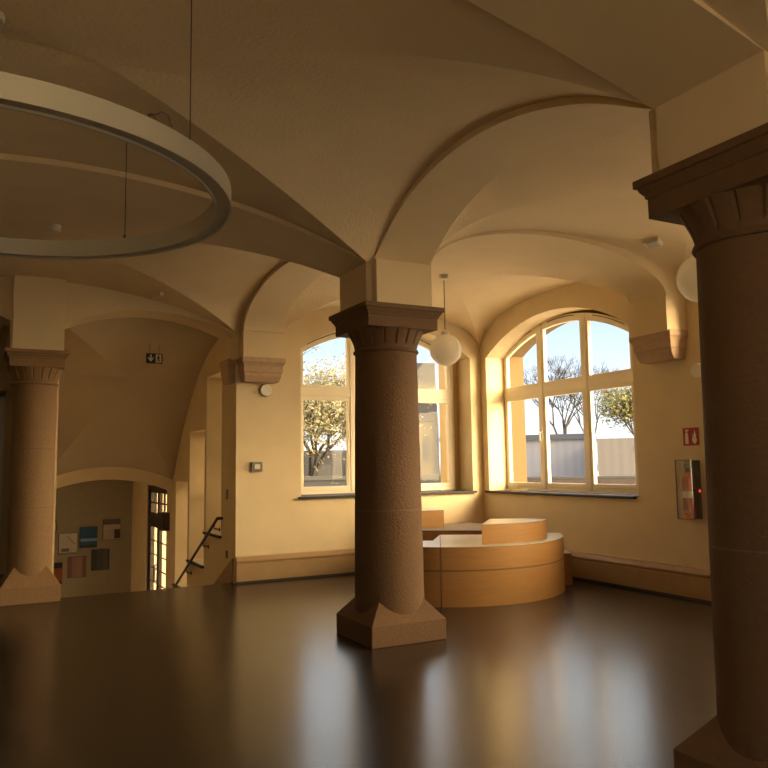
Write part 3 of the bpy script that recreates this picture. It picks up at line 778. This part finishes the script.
RC = (-3.338, -2.007); RO, RI, RZ, RH = 1.205, 1.115, 2.95, 0.105
t = thing('ring_pendant', 'large unlit aluminium ring lamp hanging at upper left', 'lamp', (RC[0], RC[1], RZ))
s = MB()
def ringloft(mb, prof, n=128):
    rings = [[(r * math.cos(2 * PI * i / n), r * math.sin(2 * PI * i / n), z) for r, z in prof] for i in range(n)]
    rings.append(rings[0]); mb.loft(rings, close=True, caps=False)
ringloft(s, [(RO, 0), (RO, RH), (RI, RH), (RI, 0), (RI + .012, 0), (RI + .012, .02), (RO - .012, .02), (RO - .012, 0)])
s.build('ring_housing', M['alu'], t, smooth=True)
s = MB(); ringloft(s, [(RO - .0125, .012), (RO - .0125, .018), (RI + .0125, .018), (RI + .0125, .012)]); s.build('diffuser', M['diff'], t)
for ang in (-45.5, 47.5, 137.0, 228.0):
    a = math.radians(ang); px, py = (RO + RI) / 2 * math.cos(a), (RO + RI) / 2 * math.sin(a)
    s = MB(); s.tube([(px, py, RH), (px, py, H_main(RC[0] + px, RC[1] + py) - RZ + .01)], 0.0028, 6)
    s.lathe([(.009, RH), (.009, RH + .035), (.004, RH + .04)], 10, (px, py)); s.build('suspension_wire', M['cable'], t)
s = MB()
a = math.radians(-60)
b0 = Vector((1.165 * math.cos(a), 1.165 * math.sin(a), RH))
for k in range(3):
    q = [b0 + Vector((.012 * i * (k - .6) + .01 * math.sin(2.3 * i + k), .012 * math.cos(1.7 * i + k), .030 * math.sin(PI * i / 7) * (1 + .4 * k))) for i in range(8)]
    s.tube(q, 0.0025, 5)
s.build('loose_cable', M['cable'], t)
# edge of another ceiling lamp cut by the picture corner
s = MB(); zc = H_main(-3.42, -2.18); s.lathe([(.085, zc - .05), (.10, zc - .045), (.105, zc - .02), (.105, zc + .02)], 32, (-3.42, -2.2))
tag(s.build('ceiling_rose', M['alu'], smooth=True), 'round ceiling fitting above the ring lamp at the top left corner', 'ceiling fitting')

# smoke detector and sensor
zc = 3.72
zc = H_stair(-2.80, 1.5)
s = MB(); s.lathe([(.03, zc - .07), (.05, zc - .06), (.055, zc - .035), (.05, zc - .02), (.06, zc - .012), (.06, zc + .02)], 28, (-2.80, 1.5))
tag(s.build('smoke_detector', M['ivory'], smooth=True), 'small round smoke detector on the vault inside the ring outline', 'smoke detector')
def on_vault(H, x, y):
    e = .02; n = Vector((-(H(x + e, y) - H(x - e, y)) / (2 * e), -(H(x, y + e) - H(x, y - e)) / (2 * e), 1)).normalized()
    return Vector((x, y, H(x, y))), n
p0, n0 = on_vault(H_bay, 2.93, -0.60)
t = thing('emergency_light', 'small square emergency light on the vault above the right corbel', 'emergency light', p0)
t.rotation_mode = 'QUATERNION'; t.rotation_quaternion = n0.to_track_quat('Z', 'Y')
s = MB(); s.box((-.085, -.085, -.045), (.085, .085, .01)); s.build('housing', M['ivory'], t, bevel=.01)
s = MB(); s.box((-.06, -.06, -.05), (.06, .06, -.044)); s.build('lens', M['diff'], t)
p0, n0 = on_vault(H_stair, -1.44, 3.42)
t = thing('linear_ceiling_light', 'short white strip light on the vault above the stair arch', 'ceiling light', p0, 0)
t.rotation_mode = 'QUATERNION'; t.rotation_quaternion = n0.to_track_quat('Z', 'Y')
s = MB(); s.box((-.13, -.025, -.045), (.13, .025, .01)); s.build('housing', M['ivory'], t, bevel=.008)
s = MB(); s.box((-.12, -.018, -.05), (.12, .018, -.044)); s.build('lens', M['white'], t)

# ------------------------------------------------------------------ things on the walls
def disc_on(fn, u, z, r, th, label, name, cat, m_='white'):
    s = MB(); s.loft([[(u + rr * math.cos(2 * PI * i / 32), d, z + rr * math.sin(2 * PI * i / 32)) for i in range(32)] for rr, d in ((r * .8, 0.0), (r, -.012), (r, -th * .7), (r * .93, -th))])
    s.mapped(fn); return tag(s.build(name, M[m_], smooth=True), label, cat)
disc_on(fA, 0.115, 2.60, 0.085, 0.05, 'round white disc on the yellow wall just below the corbel', 'wall_speaker', 'wall speaker')
disc_on(fB, -0.43, 2.54, 0.085, 0.05, 'round white disc on the right wall, at the edge of the dark column', 'wall_speaker', 'wall speaker')
t = thing('wall_clock_terminal', 'small grey control box on the yellow wall left of the column', 'control box', (-0.015, YA, 1.545))
s = MB(); s.box((-.078, -.045, -.065), (.078, 0, .065)); s.build('housing', M['grey'], t, bevel=.008)
s = MB(); s.box((-.035, -.05, -.03), (.04, -.044, .035)); s.build('display', M['ivory'], t)
s = MB(); s.box((-0.303 - .012, 4.18, 1.10), (-0.30, 4.24, 1.24)); tag(s.build('light_switch', M['grey']), 'dark upper switch plate on the jamb beside the stairs', 'switch')
s = MB(); s.box((-0.303 - .012, 4.18, 0.30), (-0.30, 4.24, 0.40)); tag(s.build('power_socket', M['grey']), 'dark low socket plate on the jamb beside the stairs', 'socket')

# emergency exit sign: arrow down and door symbol, hanging in the stair vault
t = thing('exit_sign', 'dark exit sign with white down arrow hanging in the stair vault', 'exit sign', (-1.17, 5.0, 3.135))
t.scale = (0.86, 0.86, 0.86)
s = MB(); s.box((-.135, 0, -.085), (.135, .03, .085)); s.build('sign_box', M['signgreen'], t, bevel=.004)
s = MB()
s.add([(-.075, -.002, .065), (-.045, -.002, .065), (-.045, -.002, -.005), (-.015, -.002, .03), (-.015, -.002, -.005), (-.06, -.002, -.06), (-.105, -.002, -.005), (-.105, -.002, .03), (-.075, -.002, -.005)], [tuple(range(9))])
s.build('arrow', M['signwhite'], t)
s = MB(); s.box((.018, -.003, -.07), (.115, -.001, .07)); dp = s.build('door_panel', M['signwhite'], t)
s = MB(); s.sphere((.068, -.004, .043), .012, 12, 8); s.tube([(.068, -.004, .03), (.064, -.004, -.008)], [.014, .012], 6)
s.tube([(.066, -.004, .024), (.088, -.004, .008), (.096, -.004, .018)], .005, 5); s.tube([(.066, -.004, .024), (.046, -.004, .012), (.042, -.004, -.004)], .005, 5)
s.tube([(.064, -.004, -.008), (.084, -.004, -.03), (.082, -.004, -.058)], .007, 5); s.tube([(.064, -.004, -.008), (.050, -.004, -.032), (.034, -.004, -.044)], .007, 5)
s.build('running_figure', M['signgreen'], t)
for hx in (-.08, .08):
    s = MB(); s.tube([(hx, .015, .085), (hx, .015, .30)], .003, 5); s.build('hanger', M['cable'], t)

# fire extinguisher in its clear cover, and the red sign above
t = thing('fire_extinguisher_cabinet', 'clear fronted cabinet with chrome frame on the right wall', 'cabinet', (XB, -0.255, 0.895))
s = MB(); ring_prism(s, outline(-.108, .108, 0, flat(.655), 2), outline(-.104, .104, .004, flat(.651), 2), -.15, 0.0); s.mapped(lambda u, d, z: (d, u, z)); s.build('clear_sides', M['acrylic'], t)
s = MB(); s.box((-.008, -.104, .006), (-.002, .104, .649)); s.build('back_plate', M['grey'], t)
s = MB(); s.box((-.149, -.103, .006), (-.146, .103, .649)); s.build('clear_cover', M['acrylic'], t)
s = MB(); ring_prism(s, outline(-.110, .110, -.002, flat(.657), 2), outline(-.100, .100, .009, flat(.646), 2), -.153, -.143); s.mapped(lambda u, d, z: (d, u, z)); s.build('front_trim', M['grey'], t)
s = MB(); s.box((-.10, -.155, .30), (-.07, -.135, .33)); s.build('latch', M['red'], t)
t = thing('fire_extinguisher', 'red fire extinguisher standing inside the clear cabinet', 'fire extinguisher', (XB - 0.078, -0.255, 0.912))
s = MB(); s.lathe([(.064, 0), (.068, .012), (.068, .42), (.062, .46), (.04, .485), (.022, .49), (.022, .51)], 32); s.build('cylinder', M['red'], t, smooth=True)
s = MB(); s.lathe([(.0682, .22), (.0688, .222), (.0688, .29), (.0682, .292)], 32); s.build('paper_label', M['signwhite'], t, smooth=True)
s = MB(); s.lathe([(.024, .505), (.03, .51), (.03, .54), (.015, .55)], 16); s.box((-.055, -.012, .55), (.03, .012, .563)); s.box((-.05, -.01, .578), (.02, .01, .59)); s.build('valve_lever', M['black'], t)
s = MB(); s.tube([(0, -.025, .525), (0, -.06, .53), (0, -.078, .48), (0, -.078, .22)], .011, 8); s.build('hose', M['black'], t, smooth=True)
t = thing('fire_sign', 'red fire extinguisher sign with white symbols on the right wall', 'sign', (XB, -0.265, 1.81))
s = MB(); s.box((-.012, -.105, -.1), (0, .105, .1)); s.build('panel', M['signred'], t)
s = MB(); d_ = -.0135
def flatpoly(mb, pts): mb.add([(d_, -u, z) for u, z in pts], [tuple(range(len(pts)))])
flatpoly(s, [(-.075, -.08), (-.03, -.08), (-.03, .02), (-.038, .04), (-.045, .045), (-.045, .06), (-.02, .07), (-.02, .08), (-.07, .08), (-.07, .07), (-.06, .06), (-.06, .045), (-.068, .04), (-.075, .02)])
s.build('extinguisher_symbol', M['signwhite'], t)
s = MB(); flatpoly(s, [(.05, -.08), (.025, -.06), (.018, -.03), (.03, 0), (.028, .03), (.045, .01), (.05, .05), (.06, .08), (.065, .04), (.078, .02), (.072, -.01), (.085, -.03), (.08, -.06), (.062, -.08)])
s.build('flame_symbol', M['signwhite'], t)

# handrail on the stair wall
t = thing('handrail', 'black metal handrail sloping down the stairs along the wall', 'handrail', (-0.3, 4.4, 0))
A = Vector((-.08, .03, .83)); B = Vector((-.08, 3.0, -.62)); dv = (B - A).normalized()
s = MB(); s.tube([A + Vector((.075, 0, 0)), A + Vector((.02, -.0, 0)), A, A + dv * .1, B], .021, 10); s.build('rail', M['black'], t, smooth=True)
for f in (.18, .85, 2.0, 2.9):
    q = A + dv * f; s = MB(); s.tube([q + Vector((0, 0, -.015)), q + Vector((0, 0, -.07)), q + Vector((.08, 0, -.09))], .010, 8)
    s.loft([[(q.x + x, q.y + .03 * math.cos(2 * PI * i / 16), q.z - .09 + .03 * math.sin(2 * PI * i / 16)) for i in range(16)] for x in (.072, .08)])
    s.build('bracket', M['black'], t, smooth=True)

# picture panels on the wall of the lower hall
YP = 11.8
def pic_mat(name, build):
    mt, t, b = new_mat(name); tc = t.nodes.new('ShaderNodeTexCoord'); sp = t.nodes.new('ShaderNodeSeparateXYZ')
    t.links.new(tc.outputs['Object'], sp.inputs[0]); b.inputs['Roughness'].default_value = 0.35
    rp = t.nodes.new('ShaderNodeValToRGB'); rp.color_ramp.interpolation = 'CONSTANT'
    axis, stops = build
    md = t.nodes.new('ShaderNodeMath'); md.operation = 'MULTIPLY_ADD'; md.inputs[1].default_value = 2.0; md.inputs[2].default_value = 0.5
    t.links.new(sp.outputs[axis], md.inputs[0]); t.links.new(md.outputs[0], rp.inputs[0])
    while len(rp.color_ramp.elements) < len(stops): rp.color_ramp.elements.new(0.5)
    for e, (p_, c_) in zip(rp.color_ramp.elements, stops): e.position = p_; e.color = (*c_, 1)
    t.links.new(rp.outputs[0], b.inputs['Base Color'])
    return mt
pics = [
 # x, z, w, h, label, strip layout, extra shapes
 (-1.635, -0.05, .375, .45, 'pale picture panel with a thin diagonal line, lower hall wall', ('Z', [(0, (.25, .22, .2)), (.12, (.55, .5, .42)), (.3, (.6, .55, .46)), (1, (.6, .55, .46))]), 'diag'),
 (-1.215, 0.06, .36, .45, 'blue seascape picture panel in the upper row', ('Z', [(0, (.02, .05, .03)), (.18, (.02, .10, .22)), (.33, (.25, .35, .5)), (.45, (.01, .09, .22)), (1, (.01, .1, .25))]), None),
 (-0.74, 0.205, .37, .45, 'picture panel of a pale room with dark roof corner, topmost of all', ('Z', [(0, (.45, .4, .33)), (.5, (.5, .45, .37)), (.72, (.12, .09, .07)), (1, (.1, .08, .06))]), 'corner'),
 (-1.435, -0.56, .375, .45, 'reddish brown picture panel in the middle of the lower row', ('X', [(0, (.22, .10, .07)), (.3, (.30, .17, .13)), (.5, (.34, .2, .16)), (.7, (.22, .11, .08)), (1, (.2, .1, .08))]), None),
 (-0.96, -0.44, .375, .45, 'dark grey green picture panel in the lower row, right', ('X', [(0, (.03, .03, .025)), (.35, (.06, .06, .05)), (.6, (.09, .09, .07)), (.8, (.04, .035, .03)), (1, (.03, .03, .02))]), None),
 (-1.93, -0.67, .40, .46, 'orange and black picture panel beside the left column', ('Z', [(0, (.03, .01, .01)), (.15, (.28, .07, .025)), (.72, (.02, .012, .01)), (1, (.02, .012, .01))]), None)]
for k, (x, z, w, h, lab, lay, extra) in enumerate(pics):
    t = thing('picture_panel', lab, 'picture', (x, YP, z))
    s = MB(); s.box((-w / 2, -.03, -h / 2), (w / 2, 0, h / 2)); s.build('panel_edge', M['dark'], t)
    s = MB(); s.box((-w / 2 + .012, -.034, -h / 2 + .008), (w / 2 - .003, -.03, h / 2 - .008)); s.build('picture', pic_mat('picture print %d' % k, lay), t)
    if extra == 'diag':
        s = MB(); s.tube([(-.02, -.036, .16), (.15, -.036, -.02)], .008, 5); s.box((-.13, -.038, -.17), (.03, -.034, -.10)); s.build('drawn_lines', M['grey'], t)
    if extra == 'corner':
        s = MB(); s.box((.06, -.037, -.2), (.185, -.034, .0)); s.build('dark_opening', M['dark'], t)
s = MB(); n = 64
s.tube([(-2.13 + .27 * math.cos(2 * PI * i / n), YP - .02, .32 + .27 * math.sin(2 * PI * i / n)) for i in range(n + 1)], .012, 6)
tag(s.build('wire_hoop', M['grey']), 'thin grey hoop hanging on the lower hall wall above the pictures', 'hoop')

# left bay: globe lamp and dark rack glimpsed past the left column
s = MB(); s.sphere((0, 0, 0), .17, 28, 16)
t = thing('landing_globe_lamp', 'pale globe lamp glimpsed through the arch at the left edge', 'lamp', (-3.33, 4.9, 3.50))
s.build('globe', M['globe'], t, smooth=True)
s = MB(); s.tube([(0, 0, .16), (0, 0, .26)], .006, 6); s.build('cord', M['cable'], t)

# ------------------------------------------------------------------ outside
s = MB(); s.box((-60, -80, -1.9), (180, 180, -1.7)); struct(s, 'ground', M['ground'])
def lump(label, cat, name, m_, boxes, rz=0, loc=(0, 0, 0)):
    t = thing(name, label, cat, loc, rz); return t
def facing(x, y):   # yaw so that local -Y faces the hall
    return math.atan2(y + 6.3, x + 3.3) - PI / 2
# long shed beyond window 2
t = thing('storage_shed', 'long pale lavender sheet metal shed seen through the arched window', 'shed', (35.6, 39.6, -1.7), facing(35.6, 39.6) - 0.1)
s = MB(); s.box((-9, 0, 0), (2.4, 9, 4.95)); s.build('wall', M['shed'], t)
s = MB(); s.box((-9.2, -.25, 4.95), (2.5, 9.2, 5.35)); s.build('roof_edge', M['roofblue'], t)
t = thing('storage_shed', 'cream sheet metal shed filling the right pane of the arched window', 'shed', (36.6, 34.0, -1.7), facing(36.6, 34.0))
s = MB(); s.box((-1.6, 0, 0), (10, 8, 4.85)); s.build('wall', M['shed2'], t)
s = MB(); s.box((.9, -.05, 4.0), (1.1, .02, 4.25)); s.build('wall_lamp', M['black'], t)
t = thing('garden_wall', 'low brown brick wall in front of the sheds outside', 'wall', (17.8, 18.2, -1.7), facing(17.8, 18.2))
s = MB(); s.box((-9, 0, 0), (9, .3, 2.55)); s.build('brickwork', M['brick'], t)
s = MB(); s.box((-9, -.04, 2.55), (9, .34, 2.65)); s.build('coping', M['offwhite'], t)
t = thing('parked_car', 'small blue grey car roof outside below the right pane', 'car', (31.0, 28.6, -1.7), facing(31, 28.6))
s = MB(); s.loft([[(x, y, z) for x, z in ((-2, .3), (2, .3), (2.05, .75), (1.5, .95), (.9, 1.45), (-.7, 1.5), (-1.4, 1.0), (-2.05, .9))] for y in (0, 1.6)]); s.build('body', M['roofblue'], t, bevel=.05)
s = MB(); s.loft([[(x, y, z) for x, z in ((-1.2, 1.0), (1.3, .97), (.85, 1.38), (-.68, 1.42))] for y in (-.02, 1.62)]); s.build('windows', M['black'], t)
for x in (-1.3, 1.3):
    s = MB(); s.tube([(x, -.03, .32), (x, .2, .32)], .32, 20); s.build('wheel', M['black'], t)
# facade across the street, behind window 1
t = thing('apartment_building', 'beige facade with grey roof seen right of the centre column', 'building', (19.5, 32.4, -1.7), facing(19.5, 32.4))
s = MB(); s.box((-1.2, 0, 0), (.75, 10, 5.7)); s.build('wall', M['facade'], t)
s = MB(); s.box((-1.3, -.15, 5.7), (.85, 10, 6.7)); s.box((-1.25, .1, 6.7), (.8, 10, 9.2)); s.build('roof', M['roofgrey'], t)
s = MB(); s.box((.62, -.08, .2), (.9, .05, 6.0)); s.build('corner_strip', M['roofgrey'], t)
s = MB(); s.box((-1.27, -.02, 7.4), (.82, .1, 7.9)); s.build('dormer_band', M['facade'], t)
for i, x in enumerate((-.45, .18)):
    for z in (1.0, 3.4):
        s = MB(); s.box((x - .17, -.04, z), (x + .17, .03, z + 1.4)); w_ = s.build('window', M['offwhite'], t)
        s = MB(); s.box((x - .12, -.05, z + .06), (x + .12, -.035, z + 1.32)); s.build('pane', M['roofgrey'], w_)
# pink brick house opposite the street door
s = MB(); s.box((.8, 17.0, -1.7), (4.0, 18.0, 3.4)); tag(s.build('brick_house', M['pinkbrick']), 'sunlit pink brick house seen through the street door', 'building')
s = MB(); s.box((.5, 15.6, -1.7), (1.6, 16.6, -1.25)); tag(s.build('clipped_hedge', M['grass']), 'strip of green hedge at the foot of the brick house', 'hedge')
# terrace parapet below the tree
t = thing('parapet', 'pale parapet crossing the bottom of the left window', 'wall', (8.0, 19.2, -1.7), facing(8.0, 19.2))
s = MB(); s.box((-4, 0, 0), (5, .3, 2.72)); s.build('wall', M['roofgrey'], t)
s = MB(); s.box((-4, -.05, 2.72), (5, .35, 2.86)); s.build('coping', M['offwhite'], t)
# low house behind the tree
t = thing('garden_house', 'low grey house with white windows behind the yellow tree', 'building', (12.2, 29.5, -1.7), facing(12.2, 29.5))
s = MB(); s.box((-4, 0, 0), (3.2, 5, 4.0)); s.build('wall', M['roofgrey'], t)
for x in (-1.6, -.2, 1.2):
    s = MB(); s.box((x - .35, -.05, 1.7), (x + .35, .05, 3.3)); s.build('window', M['offwhite'], t)

# ---- trees
def tree(label, loc, height, seed, leaves=0, lm='leaf', spread=.42, r0=.16, depth=5, lo=0.35, lsize=.16, crown=1.0):
    rnd = random.Random(seed); t = thing('tree', label, 'tree', loc)
    s = MB(); tips = []
    def grow(p, d, ln, r, k):
        q = p + d * ln; mid = p + d * ln * .5 + Vector((rnd.uniform(-1, 1), rnd.uniform(-1, 1), 0)) * ln * .05
        s.tube([p, mid, q], [r, r * .85, r * .68], 5)
        if k <= 3: tips.append(q); tips.append(mid)
        if k == 0: return
        for i in range(3 if k > 1 else 4):
            a = rnd.uniform(0, 2 * PI); tilt = spread * rnd.uniform(.5, 1.35)
            o = d.orthogonal().normalized(); o.rotate(Matrix.Rotation(a, 3, d))
            nd = (d * math.cos(tilt) + o * math.sin(tilt)).normalized(); nd.z += .08; nd.normalize()
            grow(q, nd, ln * rnd.uniform(.62, .82), r * .62, k - 1)
    grow(Vector((0, 0, 0)), Vector((rnd.uniform(-.04, .04), rnd.uniform(-.04, .04), 1)).normalized(), height * .27, r0, depth)
    s.build('trunk_and_branches', M['bark'], t, weld=False)
    if leaves:
        g = MB()
        for k in range(leaves):
            c = rnd.choice(tips) + Vector((rnd.gauss(0, .35), rnd.gauss(0, .35), rnd.gauss(0, .35))) * crown
            if c.z < height * lo * .5: continue
            a = Vector((rnd.uniform(-1, 1), rnd.uniform(-1, 1), rnd.uniform(-1, 1))).normalized(); b = a.orthogonal().normalized()
            z_ = lsize * rnd.uniform(.6, 1.3)
            g.add([c - a * z_, c - b * z_ * .55, c + a * z_, c + b * z_ * .55], [(0, 1, 2, 3)])
        g.build('foliage', M[lm], t, weld=False)
    return t
tree('yellow green leafy tree filling the left window', (9.0, 24.2, -1.7), 8.6, 3, 17000, 'leaf', .55, .2, 5, .1, .075, 1.45)
tree('taller thin bare tree behind the yellow tree, left window', (15.5, 42.0, -1.7), 15.5, 8, 0, 'leaf', .5, .16, 6)
tree('leafless tree behind the shed at the left pane of the arched window', (40.0, 57.5, -1.7), 14.0, 11, 0, 'leaf', .42, .2, 6)
tree('leafless tree behind the shed in the middle pane of the arched window', (48.0, 53.0, -1.7), 14.5, 12, 0, 'leaf', .45, .22, 6)
tree('second leafless tree in the middle pane, nearer the mullion', (70.0, 72.8, -1.7), 19.0, 23, 0, 'leaf', .45, .2, 6)
tree('yellow leaved tree above the cream shed', (60.0, 54.5, -1.7), 12.0, 15, 9000, 'leaf2', .55, .22, 6, .1, .17, 1.8)
